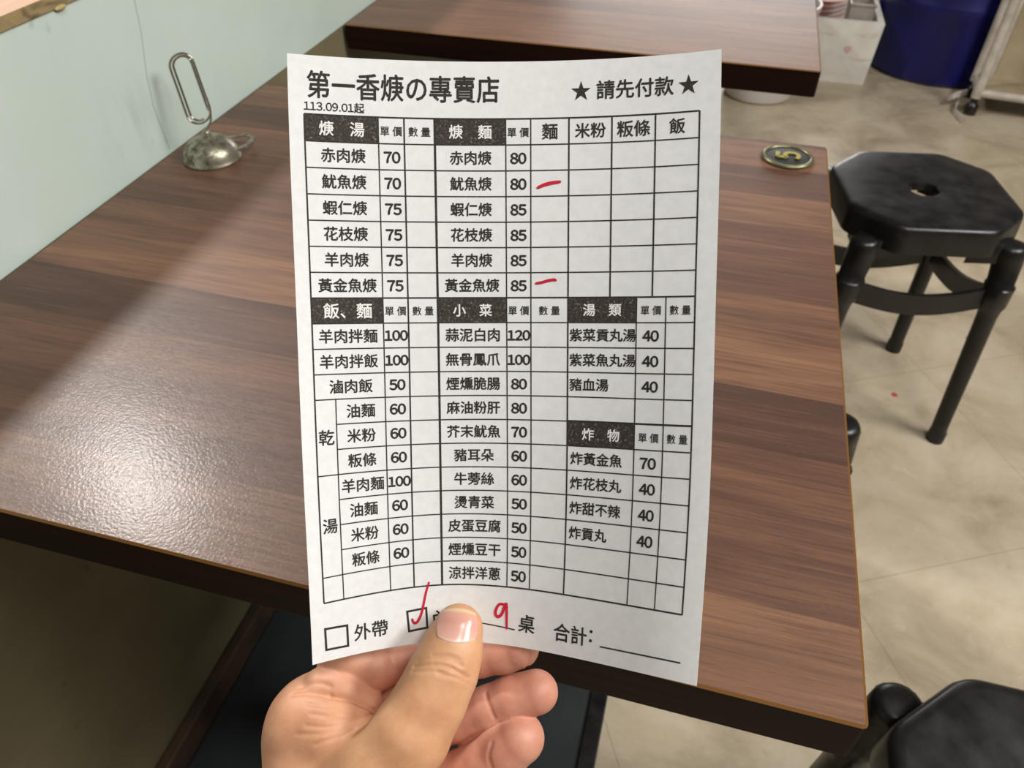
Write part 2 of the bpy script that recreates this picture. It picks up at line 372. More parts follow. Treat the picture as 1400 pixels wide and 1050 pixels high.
# ------------------------------------------------------------------ stools
def octagon(h, ch, z, r=0.0):
    # chamfered square, corners on the diagonals
    a = h; b = h - ch
    base = [(a, -b), (a, b), (b, a), (-b, a), (-a, b), (-a, -b), (-b, -a), (b, -a)]
    out = []
    for i, p in enumerate(base):          # rounded a little at every corner
        p = np.array(p); q0 = np.array(base[i-1]); q1 = np.array(base[(i+1) % 8])
        d0 = (q0-p)/np.linalg.norm(q0-p); d1 = (q1-p)/np.linalg.norm(q1-p); k = 0.016
        for t in (0, .25, .5, .75, 1):
            s = (1-t)**2*(p+d0*k) + 2*t*(1-t)*p + t*t*(p+d1*k); out.append((s[0], s[1], z))
    return out
def make_stool(label, **kw):
    s = empty('plastic_stool', label=label, cat='stool', **kw)
    bm = bmesh.new(); H = 0.143; CH = 0.068
    N = 40
    def circ(r, z, ph=0.0): 
        ang = [math.atan2(p[1], p[0]) for p in octagon(H, CH, 0)]
        return [(r*math.cos(a), r*math.sin(a), z) for a in ang]
    rings = [circ(0.025, 0.452), circ(0.025, 0.463), circ(0.0265, 0.4668), circ(0.031, 0.4675), octagon(0.07, 0.034, 0.4682)[:], octagon(H-.012, CH-.006, 0.470), octagon(H-.005, CH-.003, 0.4690), octagon(H-.001, CH, 0.4655), octagon(H+.0005, CH, 0.460), octagon(H+.002, CH, 0.422), octagon(H-.001, CH, 0.421), octagon(H-.003, CH, 0.455), circ(0.032, 0.455), circ(0.025, 0.452)]
    loft(bm, rings, True, False, False); bmesh.ops.remove_doubles(bm, verts=bm.verts, dist=1e-6)
    obj('seat', bm, BLACKP, s, 38)
    for k in range(4):
        a = math.pi/4 + k*math.pi/2; u = np.array([math.cos(a), math.sin(a), 0]); t = np.array([-u[1], u[0], 0])
        bm = bmesh.new()
        prof = [(0.200, 0.0, .0165), (0.1998, 0.022, .0165), (0.1985, 0.028, .0145), (0.181, 0.296, .0165), (0.180, 0.316, .0185), (0.179, 0.322, .0225), (0.177, 0.360, .0245), (0.176, 0.363, .0215), (0.169, 0.415, .0240), (0.1685, 0.428, .0235), (0.168, 0.4345, .0205), (0.168, 0.437, .014)]
        rings = [[u*(r + rr*math.cos(2*math.pi*j/20)) + t*rr*math.sin(2*math.pi*j/20) + np.array([0, 0, z]) for j in range(20)] for r, z, rr in prof]
        loft(bm, rings); leg = obj('leg', bm, BLACKP, s, 50)
        bm = bmesh.new()
        rings = []
        for r, hw, zz in ((0.122, .052, .045), (0.150, .030, .042), (0.164, .019, .040)):
            rings.append([u*r - t*hw + np.array([0, 0, .443-zz]), u*r + t*hw + np.array([0, 0, .443-zz]), u*r + t*hw*.9 + np.array([0, 0, .448 if r < .13 else (.440 if r < .16 else .430)]), u*r - t*hw*.9 + np.array([0, 0, .448 if r < .13 else (.440 if r < .16 else .430)])])
        loft(bm, rings); obj('leg_socket', bm, BLACKP, leg, 40)
    for k in range(4):
        a0 = math.pi/4 + k*math.pi/2; a1 = a0 + math.pi/2
        p0 = np.array([math.cos(a0), math.sin(a0)])*0.178; p1 = np.array([math.cos(a1), math.sin(a1)])*0.178
        bm = bmesh.new(); rings = []
        am = (a0+a1)/2; o_ = np.array([math.cos(am), math.sin(am)])
        for j in range(17):
            f_ = 0.055 + 0.89*j/16; p = p0*(1-f_) + p1*f_; bow = math.sin(math.pi*f_)
            p = p + o_*0.004*bow; za = .358 if k in (2, 3) else .285; zb = .358 if (k+1) % 4 in (2, 3) else .285
            z = za + (zb-za)*f_ - 0.024*bow; hh = 0.040
            q0 = p - o_*0.0045; q1 = p + o_*0.0045
            rings.append([(q0[0], q0[1], z-hh), (q1[0], q1[1], z-hh), (q1[0], q1[1], z), (q0[0], q0[1], z)])
        loft(bm, rings); obj('brace', bm, BLACKP, s, 40)
    return s
def copy_tree(o, parent=None):
    c = o.copy(); COL.objects.link(c)
    if parent is not None: c.parent = parent
    for ch in list(o.children): copy_tree(ch, c)
    return c
st = make_stool('black octagonal plastic stool seen whole beside the number five badge', group='black plastic stools')
st.location = (0.375, 1.37, 0); st.rotation_euler = (0, 0, math.radians(11))
s2 = copy_tree(st); s2.location = (0.375, 0.285, 0); s2.rotation_euler = (0, 0, 0)
s2['label'] = 'black plastic stool cut off by the bottom right corner of the frame'
s3 = copy_tree(st); s3.location = (0.057, 0.794, 0); s3.rotation_euler = (0, 0, math.radians(35))
s3['label'] = 'black plastic stool tucked under the near table, only one leg top showing'

# ------------------------------------------------------------------ things at the back
FOAM = Mat('white_foam', rough=0.7, spec=0.2)
fo = FOAM.noise(FOAM.coords(), 14, 4, 0.6, 0.6); fo2 = FOAM.noise(FOAM.coords((1, 1, 4), loc=(1, 1, 2.4)), 7, 3)
fcx = FOAM.ramp(fo, [(0.3, lin('d9d5ca')), (0.7, lin('e9e7de'))])
fcx = FOAM.mix(FOAM.ramp(fo2, [(0.62, (0, 0, 0)), (0.75, (.6, .6, .6))]), fcx, lin('b5ab84')); FOAM.color(fcx)
PINKST = Mat('faded_pink_stain', lin('dcb4ac'), 0.7)
bm = bmesh.new()
def tray(bm, x0, x1, y0, y1, z1, tp_, wall):
    def rect(e, z): return [(x0-e, y0-e, z), (x1+e, y0-e, z), (x1+e, y1+e, z), (x0-e, y1+e, z)]
    loft(bm, [rect(-tp_, 0), rect(0, z1*.97), rect(0, z1), rect(-wall, z1), rect(-wall-tp_*.6, wall)], True, True, True)
tray(bm, 0.14, 0.532, 3.165, 3.62, 0.222, 0.010, 0.022); bevel = None
fb = obj('foam_box', bm, FOAM, label='white foam box on the floor beside the blue barrel', cat='box')
bm = bmesh.new()
bmesh.ops.create_uvsphere(bm, u_segments=12, v_segments=6, radius=1)
for v in bm.verts: v.co = Vector((0.432+v.co.x*.013*(1+.3*v.co.z), 3.1690+v.co.y*.0006, .125+v.co.z*.014))
obj('pink_stain', bm, PINKST, fb, True, label='small pink smear on the front of the box')
PINK = Mat('pink_melamine', lin('d9a795'), 0.55)
pn = PINK.noise(PINK.coords(), 8, 3); PINK.color(PINK.ramp(pn, [(.3, lin('b9796a')), (.7, lin('cf9585'))]))
plate = None
for k in range(14):
    z = 0.024 + k*0.0175
    if plate is None:
        bm = bmesh.new(); lathe(bm, [(0.045, 0), (0.047, .003), (0.080, .016), (0.0845, .0195), (0.0835, .0205), (0.078, .018), (0.045, .0055), (0.002, .005)], 32)
        plate = obj('pink_plate', bm, PINK, None, 50, label='pink plate in the stack inside the white foam box', cat='plate', group='pink plates stacked in the foam box'); p = plate
    else: p = plate.copy(); COL.objects.link(p)
    p.location = (0.318, 3.285, z)
GREYP = Mat('grey_plastic', lin('a79c92'), 0.4)
gq = GREYP.noise(GREYP.coords(), 12, 3); GREYP.color(GREYP.ramp(gq, [(.35, lin('8f857c')), (.65, lin('b3a89f'))]))
bm = bmesh.new()
def rr(x, y, hx, hy, z): return [(x-hx, y-hy, z), (x+hx, y-hy, z), (x+hx, y+hy, z), (x-hx, y+hy, z)]
loft(bm, [rr(.452, 3.29, .036, .055, .024), rr(.452, 3.29, .042, .064, .255), rr(.452, 3.29, .046, .068, .258), rr(.452, 3.29, .046, .068, .266), rr(.452, 3.29, .040, .062, .266), rr(.452, 3.29, .034, .052, .06)])
obj('grey_tub', bm, GREYP, None, label='grey plastic tub inside the foam box, right of the pink plates', cat='tub')
BLUE = Mat('blue_drum_plastic', lin('0b0f7a'), 0.38)
bq = BLUE.noise(BLUE.coords(), 5, 4); BLUE.color(BLUE.ramp(bq, [(.3, lin('080a4c')), (.7, lin('0f1364'))]))
dr = empty('plastic_barrel', (0.808, 3.482, 0), label='large dark blue plastic barrel standing on the floor at the back', cat='barrel')
bm = bmesh.new(); lathe(bm, [(0.252, 0), (0.264, .012), (0.268, .05), (0.268, .25), (0.271, .255), (0.271, .275), (0.268, .28), (0.268, .56), (0.271, .565), (0.271, .59), (0.268, .595), (0.264, .80), (0.250, .87), (0.245, .90), (0.235, .90), (0.235, .86), (0.01, .85)], 56)
obj('body', bm, BLUE, dr, 35)
bm = bmesh.new(); lathe(bm, [(0.236, .861), (0.262, .90), (0.264, .925), (0.255, .935), (0.01, .938)], 48); obj('lid', bm, BLUE, dr, 35)
# cart at the right edge
CREAM = Mat('cream_painted_tube', rough=0.35)
cq = CREAM.noise(CREAM.coords(), 20, 4); CREAM.color(CREAM.ramp(cq, [(.35, lin('b3aa9b')), (.6, lin('cfc8bc'))]))
PANEL = Mat('beige_board', rough=0.5)
pq = PANEL.noise(PANEL.coords(), 9, 4); PANEL.color(PANEL.ramp(pq, [(.3, lin('9c8c70')), (.7, lin('b6a78a'))]))
ca = empty('kitchen_cart', (0.868, 3.0, 0), label='cream tube-framed cart with beige panels at the top right edge', cat='cart')
ca.rotation_euler = (0, 0, math.radians(-8))
for (x, y) in ((0, 0), (0.62, 0), (0, 0.17), (0.62, 0.17)):
    bm = bmesh.new(); tube(bm, [(x, y, .058), (x, y, .9)], 0.0165, 14); obj('post', bm, CREAM, ca, 40)
    bm = bmesh.new(); lathe(bm, [(0.001, 0), (0.02, 0), (.022, .012), (.022, .03), (.012, .04), (.010, .058), (.001, .058)], 16, (x, y, 0)); obj('caster', bm, BLACKP, ca, 40)
for (p0, p1) in (((0, 0, .075), (0.62, 0, .075)), ((0, .17, .075), (.62, .17, .075)), ((0, 0, .075), (0, .17, .075)), ((.62, 0, .075), (.62, .17, .075)), ((0, 0, .85), (.62, 0, .85)), ((0, .17, .85), (.62, .17, .85))):
    bm = bmesh.new(); tube(bm, [p0, p1], 0.0135, 12); obj('rail', bm, CREAM, ca, 40)
bm = bmesh.new(); box(bm, (0.045, 0.150, .088), (0.60, 0.156, .845)); obj('back_panel', bm, PANEL, ca)
bm = bmesh.new(); box(bm, (0.0, 0.0, .086), (0.62, 0.17, .092)); obj('shelf', bm, PANEL, ca)
bm = bmesh.new(); tube(bm, [(0.040, 0.150, .09), (0.040, 0.150, .85)], 0.009, 10); obj('panel_edge', bm, CREAM, ca, 40)
TAPE = Mat('white_strip', lin('cfc6bd'), 0.55)
bm = bmesh.new()
def strap(pts):
    pts = [on_z(a, b, z) for a, b, z in pts]; rings = []
    for i, p in enumerate(catmull(pts, 6)):
        rings.append([p+[0, -.006, -.009], p+[0, .006, -.009], p+[0, .006, .009], p+[0, -.006, .009]])
    loft(bm, rings)
strap([(1297, 134, .03), (1304, 131, .045), (1313, 128, .05), (1322, 126, .045)])
strap([(1313, 130, .04), (1310, 140, .02), (1305, 150, .012), (1310, 158, .010), (1315, 164, .010)])
obj('white_strap', bm, TAPE, None, 40, label='white plastic strap twisted around the caster of the cart', cat='strap')
BUCK = Mat('white_bucket_plastic', lin('cfcac4'), 0.4)
bm = bmesh.new(); lathe(bm, [(0.112, 0), (0.122, .008), (0.128, .03), (0.146, .30), (0.150, .305), (0.150, .32), (0.142, .32), (0.122, .02), (0.01, .018)], 40, (0.138, 2.985, 0))
obj('white_bucket', bm, BUCK, None, 35, label='round off-white bucket on the floor beyond the far table', cat='bucket')
# red scraps on the floor
REDS = Mat('red_scrap', lin('c1464a'), 0.5)
for (px, py, r_, lab) in ((1223, 540, .006, 'small red speck on the floor beneath the whole stool'), (1323, 462, .0045, 'tiny faded red speck on the floor right of the stool leg')):
    p = on_z(px, py, 0.0); bm = bmesh.new()
    lathe(bm, [(r_, 0.0002), (r_*1.1, .0008), (r_*.6, .0018), (r_*.1, .002)], 9, tuple(p))
    obj('red_scrap', bm, REDS, None, 40, label=lab, cat='scrap', group='red specks on the floor')

# ------------------------------------------------------------------ the order slip
CP = np.array([-1156.4,1668.8,-2804.4,-876.0,1669.6,-2883.1,-592.0,1671.9,-2941.1,-303.4,1674.9,-2976.8,-11.3,1676.6,-2987.2,280.2,1676.4,-2969.2,566.2,1674.8,-2921.7,845.4,1673.3,-2845.0,1119.0,1673.1,-2739.4,-1159.1,1303.5,-2821.8,-880.5,1310.2,-2910.1,-595.0,1315.3,-2974.2,-303.9,1320.1,-3012.1,-9.3,1323.0,-3023.0,284.5,1322.4,-3005.9,573.5,1319.3,-2957.5,853.3,1315.6,-2875.2,1123.6,1309.3,-2759.6,-1152.4,940.5,-2830.5,-878.4,951.4,-2936.2,-594.1,960.6,-3009.8,-302.7,966.6,-3050.9,-7.3,969.4,-3061.2,286.9,968.6,-3041.0,575.4,963.7,-2987.1,853.8,957.0,-2895.6,1119.5,948.1,-2767.2,-1136.6,580.3,-2830.6,-870.1,594.5,-2960.9,-589.9,606.7,-3047.7,-300.3,613.0,-3093.8,-5.8,613.8,-3102.9,287.2,612.5,-3075.5,572.6,606.8,-3010.1,846.0,598.2,-2905.4,1106.8,590.4,-2761.7,-1113.8,222.2,-2824.3,-861.9,239.4,-2982.1,-587.3,250.6,-3086.7,-297.5,257.5,-3140.7,-3.8,258.9,-3146.8,287.4,255.1,-3106.7,568.3,247.3,-3023.9,833.9,240.7,-2901.9,1086.4,236.5,-2742.3,-1087.1,-136.5,-2817.1,-853.7,-114.7,-2998.6,-586.5,-102.8,-3123.9,-295.8,-95.2,-3188.8,-1.8,-93.7,-3188.8,287.5,-100.0,-3129.1,562.3,-109.4,-3023.2,819.1,-112.9,-2881.6,1058.4,-114.9,-2708.2,-1061.7,-496.8,-2817.0,-841.3,-476.6,-3011.9,-584.2,-459.5,-3155.7,-295.8,-446.2,-3233.5,1.6,-447.8,-3222.0,284.8,-456.9,-3135.0,549.0,-466.0,-3003.1,794.9,-467.2,-2843.3,1021.3,-464.3,-2658.8,-1045.6,-855.5,-2830.8,-824.6,-844.3,-3030.6,-575.2,-823.0,-3183.4,-294.0,-799.1,-3266.8,1.3,-807.0,-3236.8,270.8,-819.7,-3120.4,519.5,-824.0,-2964.8,756.3,-819.1,-2788.5,973.3,-808.5,-2592.5,-1048.8,-1208.9,-2860.2,-817.6,-1198.8,-3064.5,-563.6,-1181.1,-3210.7,-288.1,-1160.7,-3278.5,-8.5,-1170.1,-3227.1,248.3,-1179.5,-3088.5,485.5,-1174.1,-2912.5,708.4,-1160.9,-2718.7,913.2,-1144.5,-2506.9,-1075.9,-1557.2,-2904.1,-819.3,-1541.1,-3116.2,-551.0,-1531.5,-3238.4,-282.7,-1527.8,-3264.7,-25.7,-1530.5,-3192.6,219.0,-1530.0,-3043.1,447.4,-1518.9,-2848.9,654.6,-1498.4,-2632.5,841.1,-1471.8,-2400.4]).reshape(10, 9, 3) * 1e-4
NU, NV, U0, U1, V0, V1 = 9, 10, -0.3, 17.3, -2.8, 22.2
W_, H_, TV = 16.60, 23.568, 2.181
def basis(t, n, d=False):
    t = np.clip(t, 0, 1); s = t*(n-3); i = np.minimum(s.astype(int), n-4); x = s-i
    if not d: b = [(1-x)**3/6, (3*x**3-6*x*x+4)/6, (-3*x**3+3*x*x+3*x+1)/6, x**3/6]
    else: b = [-(1-x)**2/2*(n-3), (9*x*x-12*x)/6*(n-3), (-9*x*x+6*x+3)/6*(n-3), x*x/2*(n-3)]
    Mx = np.zeros((len(t), n))
    for k in range(4): Mx[np.arange(len(t)), i+k] += b[k]
    return Mx
def surf(u, v, off=0.0):
    u = np.atleast_1d(np.asarray(u, float)); v = np.atleast_1d(np.asarray(v, float))
    a = (u-U0)/(U1-U0); b = (v-V0)/(V1-V0)
    Bu, Bv = basis(a, NU), basis(b, NV)
    P = np.einsum('ni,nj,ijk->nk', Bv, Bu, CP)
    if np.any(off):
        Du = np.einsum('ni,nj,ijk->nk', Bv, basis(a, NU, True), CP); Dv = np.einsum('ni,nj,ijk->nk', basis(b, NV, True), Bu, CP)
        N_ = np.cross(Dv, Du); N_ /= np.linalg.norm(N_, axis=1)[:, None]; N_ *= np.sign(N_[:, 2:3])
        P = P + N_*off
    return P
def uv_of(px, py):
    u, v = 8.0, 10.0
    u = (px-400)/560*16.6; v = (py-155)/35.0
    for _ in range(12):
        def g(u, v):
            q = surf(u, v)[0]; return np.array([CX+FPX*q[0]/-q[2], CY-FPX*q[1]/-q[2]])
        r0 = g(u, v); J = np.stack([(g(u+.01, v)-r0)/.01, (g(u, v+.01)-r0)/.01], 1)
        d = np.linalg.solve(J, np.array([px, py])-r0); u += d[0]; v += d[1]
    return np.array([u, v])
def to_world(P): return P @ R.T + EYE
slip_at = to_world(surf(W_/2, H_/2-TV))[0]
PAPER = Mat('thin_white_paper', lin('eceae6'), 0.6, spec=0.25)
pf = PAPER.noise(PAPER.coords(), 260, 4, 0.6); pw = PAPER.noise(PAPER.coords(), 18, 3, 0.5, 0.6)
PAPER.color(PAPER.ramp(pf, [(0.3, lin('e1e2e0')), (0.7, lin('eaebe9'))])); PAPER.bump(pw, 0.10, 0.0012)
INK = Mat('black_print', lin('3a3632'), 0.7, spec=0.2)
ik = INK.noise(INK.coords(), 1500, 3, 0.6); INK.color(INK.ramp(ik, [(0.35, lin('262321')), (0.62, lin('3d3934')), (0.74, lin('6b665f'))]))
BLOCK = Mat('speckled_black_print', lin('3a3632'), 0.7, spec=0.2)
ib = BLOCK.noise(BLOCK.coords(), 1100, 4, 0.7); BLOCK.color(BLOCK.ramp(ib, [(0.30, lin('2a2623')), (0.58, lin('46403a')), (0.68, lin('8c867d'))]))
WHITE = Mat('paper_white_lettering', lin('eceae6'), 0.6, spec=0.25)
PEN = Mat('red_pen', lin('c9243c'), 0.55, spec=0.2)
def grid_mesh(u0, u1, v0, v1, nu, nv, off):
    us, vs = np.meshgrid(np.linspace(u0, u1, nu+1), np.linspace(v0, v1, nv+1))
    P = to_world(surf(us.ravel(), vs.ravel(), off)) - slip_at
    F = [(j*(nu+1)+i, j*(nu+1)+i+1, (j+1)*(nu+1)+i+1, (j+1)*(nu+1)+i) for j in range(nv) for i in range(nu)]
    return P, F
nu_, nv_ = 66, 94
Pf, Ff = grid_mesh(0, W_, -TV, H_-TV, nu_, nv_, 0.00004); Pb, _ = grid_mesh(0, W_, -TV, H_-TV, nu_, nv_, -0.00006)
n0 = len(Pf); faces = [f[::-1] for f in Ff] + [tuple(k+n0 for k in f) for f in Ff]
rim = [i for i in range(nu_+1)] + [j*(nu_+1)+nu_ for j in range(1, nv_+1)] + [nv_*(nu_+1)+i for i in range(nu_-1, -1, -1)] + [j*(nu_+1) for j in range(nv_-1, 0, -1)]
for a, b in zip(rim, rim[1:]+rim[:1]): faces.append((a, b, b+n0, a+n0))
me = bpy.data.meshes.new('order_slip'); me.from_pydata([tuple(p) for p in np.vstack([Pf, Pb])], [], faces); me.update()
slip = link('order_slip', me, PAPER, None, 50, label='white printed order slip marked in red pen, held up over the table', cat='paper')
slip.location = slip_at
class Sheet:                       # flat shapes in row units, laid on the paper
    def __init__(s): s.v, s.f, s.m = [], [], []; s.off = []
    def add(s, uv, faces, mi, off):
        b = len(s.v); s.v += [tuple(q) for q in uv]; s.off += [off]*len(uv)
        for f in faces: s.f.append(tuple(b+k for k in f)); s.m.append(mi)
    def quad(s, u0, u1, v0, v1, mi, off, step=0.5):
        a = max(1, int(abs(u1-u0)/step)); b = max(1, int(abs(v1-v0)/step))
        us, vs = np.meshgrid(np.linspace(u0, u1, a+1), np.linspace(v0, v1, b+1))
        s.add(np.stack([us.ravel(), vs.ravel()], 1), [(j*(a+1)+i, j*(a+1)+i+1, (j+1)*(a+1)+i+1, (j+1)*(a+1)+i) for j in range(b) for i in range(a)], mi, off)
    def stroke(s, pts, wd, mi, off, taper=False):
        n = len(pts); L_, Rr = [], []
        for i in range(n):
            p = np.array(pts[i]); t = np.array(pts[min(i+1, n-1)]) - np.array(pts[max(i-1, 0)]); t = t/(np.linalg.norm(t)+1e-9)
            k = wd[i] if isinstance(wd, (list, tuple)) else wd
            nn = np.array([-t[1], t[0]])*k/2; L_.append(p+nn); Rr.append(p-nn)
        s.add(L_+Rr, [(i, i+1, n+i+1, n+i) for i in range(n-1)], mi, off)
    def line(s, p, q, wd, mi=0, off=0.00014):
        n = max(2, int(np.hypot(q[0]-p[0], q[1]-p[1])/0.4)+1)
        s.stroke([np.array(p)+(np.array(q)-np.array(p))*k/(n-1) for k in range(n)], wd, mi, off)
    def build(s, name, mats, parent, **kw):
        uv = np.array(s.v); P = to_world(surf(uv[:, 0], uv[:, 1], np.array(s.off)[:, None])) - slip_at
        me = bpy.data.meshes.new(name); me.from_pydata([tuple(p) for p in P], [], s.f)
        me.polygons.foreach_set('material_index', s.m); me.update()
        return link(name, me, mats, parent, None, **kw)
_tc = bpy.data.curves.new('lettering', 'FONT'); _to = bpy.data.objects.new('lettering', _tc); COL.objects.link(_to)
def glyphs(txt, bold, spacing=1.0):
    _tc.body = txt;  _tc.resolution_u = 3; _tc.space_character = spacing
    dg = bpy.context.evaluated_depsgraph_get(); dg.update()
    me = bpy.data.meshes.new_from_object(_to.evaluated_get(dg))
    V = np.array([v.co[:] for v in me.vertices]).reshape(-1, 3); F = [tuple(p.vertices) for p in me.polygons]
    bpy.data.meshes.remove(me); return V[:, :2], F
def run(txt, bold):                 # figures come from the wide (CJK) forms, set close together
    V_, _ = glyphs('口口', 0); V1_, _ = glyphs('口', 0); em = (V_[:, 0].max()-V_[:, 0].min())-(V1_[:, 0].max()-V1_[:, 0].min())
    x = 0.0; VV, FF, b = [], [], 0
    for ch in txt:
        wide = chr(ord(ch)+0xFEE0) if ch.isdigit() else ch
        V, F = glyphs(wide, 0); lo, hi = V.min(0), V.max(0)
        if ch.isdigit(): adv = 0.58*em; V = V + np.array([x + adv/2 - (lo[0]+hi[0])/2, 0])
        elif ch == '.': adv = 0.30*em; V = V + np.array([x + adv/2 - (lo[0]+hi[0])/2, 0])
        else: adv = em; V = V + np.array([x, 0])
        x += adv; VV.append(V); FF += [tuple(b+k for k in f) for f in F]; b += len(V)
    return np.vstack(VV), FF
form = Sheet()
def text(txt, u, v, width, mi=0, bold=0.020, align='c', off=0.00016, rot=0.0, hgt=None, spacing=1.0):
    V, F = run(txt, bold) if any(c.isdigit() for c in txt) else glyphs(txt, bold, spacing)
    lo, hi = V.min(0), V.max(0); s = width/(hi[0]-lo[0])
    sy = s if hgt is None else hgt/(hi[1]-lo[1])
    c = (lo+hi)/2
    Q = np.stack([(V[:, 0]-c[0])*s, -(V[:, 1]-c[1])*sy], 1)
    if rot: ca_, sa_ = math.cos(rot), math.sin(rot); Q = Q @ np.array([[ca_, sa_], [-sa_, ca_]])
    if align == 'l': u = u + width/2
    e = bold*0.95*max(0.6, min(1.0, sy*0.9)); Q = Q + np.array([u, v])
    for k, (du, dv) in enumerate(((e, 0), (-e, 0), (0, e), (0, -e))):
        form.add(Q + np.array([du, dv]), F, mi, off + k*1e-6)
K = [0.572, 3.359, 4.356, 5.547, 8.332, 9.317, 10.817, 12.495, 14.168, 15.826]; K10, K11, K12 = 13.56, 14.705, 1.392
thin, med, thick = 0.048, 0.062, 0.09
# frame and rules
for v in range(20):
    k = med if v in (0, 7, 19) else thin
    for (a, b, ok) in ((K[0], K[3], True), (K[3], K[6], True), (K[6], K[9], True)):
        if a == K[0] and v in (12, 13, 15, 16, 17): a = K12
        form.line((a, v), (b, v), k)
form.line((K[6], 11.98), (K[9], 11.98), med)
for u, k in ((K[0], med), (K[1], thin), (K[2], med), (K[3], thick), (K[4], thin), (K[5], thin), (K[6], med), (K[9], med)): form.line((u, 0), (u, 19), k)
for u in (K[7], K[8]): form.line((u, 0), (u, 7), med)
for u in (K10, K11): form.line((u, 7), (u, 19), thin)
form.line((K12, 11), (K12, 19), thin)
def block(u0, u1, v, txt, wd, gap=True):
    form.quad(u0, u1, v, v+1, 1, 0.00012)
    text(txt, (u0+u1)/2, v+.5, wd, 2, 0.018, off=0.00026)
block(K[0], K[1], 0, '焿\u3000湯', 1.70); block(K[3], K[4], 0, '焿\u3000麵', 1.66)
block(K[0], K[1], 7, '飯、麵', 1.88); block(K[3], K[4], 7, '小\u3000菜', 1.56)
block(K[6], K10, 7, '湯\u3000類', 1.52); block(K[6], K10, 12, '炸\u3000物', 1.52)
def mid(a, b): return (K[a]+K[b])/2
for (a, b, v, tx) in ((1, 2, 0, '單 價'), (2, 3, 0, '數 量'), (4, 5, 0, '單 價'), (1, 2, 7, '單 價'), (2, 3, 7, '數 量'), (4, 5, 7, '單 價'), (5, 6, 7, '數 量')):
    text(tx, mid(a, b), v+.52, 0.84, bold=0.008, hgt=0.36)
for v in (7, 12):
    text('單 價', (K10+K11)/2, v+.52, 0.80, bold=0.008, hgt=0.36); text('數 量', (K11+K[9])/2, v+.52, 0.80, bold=0.008, hgt=0.36)
for a, tx, wd in ((5, '麵', .60), (6, '米粉', 1.18), (7, '粄條', 1.26), (8, '飯', .58)): text(tx, mid(a, a+1), .5, wd)
for k, (tx, p1, p2) in enumerate((('赤肉焿', 70, 80), ('魷魚焿', 70, 80), ('蝦仁焿', 75, 85), ('花枝焿', 75, 85), ('羊肉焿', 75, 85), ('黃金魚焿', 75, 85))):
    wd = 0.565*len(tx)-.02
    text(tx, mid(0, 1)+.03, k+1.5, wd); text(tx, mid(3, 4), k+1.5, wd*.97)
    text(str(p1), mid(1, 2)+.01, k+1.52, .62, bold=.034); text(str(p2), mid(4, 5), k+1.52, .61, bold=.034)
for k, (tx, p) in enumerate((('羊肉拌麵', 100), ('羊肉拌飯', 100), ('滷肉飯', 50), ('油麵', 60), ('米粉', 60), ('粄條', 60), ('羊肉麵', 100), ('油麵', 60), ('米粉', 60), ('粄條', 60))):
    uc = mid(0, 1) if k < 3 else (K12+K[1])/2
    if k == 2: uc += .05
    text(tx, uc, k+8.5, .575*len(tx)-.03); text(str(p), mid(1, 2), k+8.5, .62 if p < 100 else .90, bold=.034)
text('乾', (K[0]+K12)/2, 12.5, .60); text('湯', (K[0]+K12)/2, 16.0, .58)
for k, (tx, p) in enumerate((('蒜泥白肉', 120), ('無骨鳳爪', 100), ('煙燻脆腸', 80), ('麻油粉肝', 80), ('芥末魷魚', 70), ('豬耳朵', 60), ('牛蒡絲', 60), ('燙青菜', 50), ('皮蛋豆腐', 50), ('煙燻豆干', 50), ('涼拌洋蔥', 50))):
    text(tx, mid(3, 4), k+8.5, .555*len(tx)-.03); text(str(p), mid(4, 5), k+8.52, .62 if p < 100 else .90, bold=.034)
for v, tx, p in ((8, '紫菜貢丸湯', 40), (9, '紫菜魚丸湯', 40), (10, '豬血湯', 40), (13, '炸黃金魚', 70), (14, '炸花枝丸', 40), (15, '炸甜不辣', 40), (16, '炸貢丸', 40)):
    text(tx, K[6]+.08+(.07 if v > 12 else 0), v+.5, .535*len(tx)-.03, align='l'); text(str(p), (K10+K11)/2, v+.52, .62, bold=.034)
# heading and foot
a, b = uv_of(420, 117), uv_of(682, 120); text('第一香焿の專賣店', (a[0]+b[0])/2, (a[1]+b[1])/2, b[0]-a[0], bold=0.0175, hgt=1.0)
a, b = uv_of(415.5, 145), uv_of(498, 147.5); text('113.09.01起', (a[0]+b[0])/2, (a[1]+b[1])/2, b[0]-a[0], bold=.012)
a, b = uv_of(816, 121), uv_of(921, 119); text('請先付款', (a[0]+b[0])/2, (a[1]+b[1])/2, b[0]-a[0], bold=.02)
for px, py in ((794.5, 124.5), (941.5, 115.5)):
    c = uv_of(px, py); pts = []
    for k in range(10):
        r = .40 if k % 2 == 0 else .155; an = -math.pi/2 + k*math.pi/5; pts.append((c[0]+r*math.cos(an), c[1]+.02+r*math.sin(an)))
    form.add(pts+[tuple(c)], [(k, (k+1) % 10, 10) for k in range(10)], 0, 0.00014)
for bx in (((443.6, 859.5), (475.3, 854), (476.8, 883.2), (445.4, 889.4)), ((556, 835.6), (583.3, 830.3), (585, 858.4), (558.8, 863.9))):
    q = [uv_of(*p) for p in bx]; q = [p + (np.mean(q, 0)-p)*.05 for p in q]
    for i in range(4):
        d = (q[(i+1) % 4]-q[i]); d = d/np.linalg.norm(d)*.045; form.line(q[i]-d, q[(i+1) % 4]+d, .09)
def foot(tx, p0, p1, bold=.018):
    a, b = uv_of(*p0), uv_of(*p1); text(tx, (a[0]+b[0])/2, (a[1]+b[1])/2, float(np.hypot(*(b-a))), bold=bold, rot=math.atan2(b[1]-a[1], b[0]-a[0]))
foot('外帶', (484.5, 866), (530, 857)); foot('內用', (593, 847), (636, 839)); foot('桌', (709.5, 851), (731, 855))
foot('合計', (757.5, 863), (802, 871))
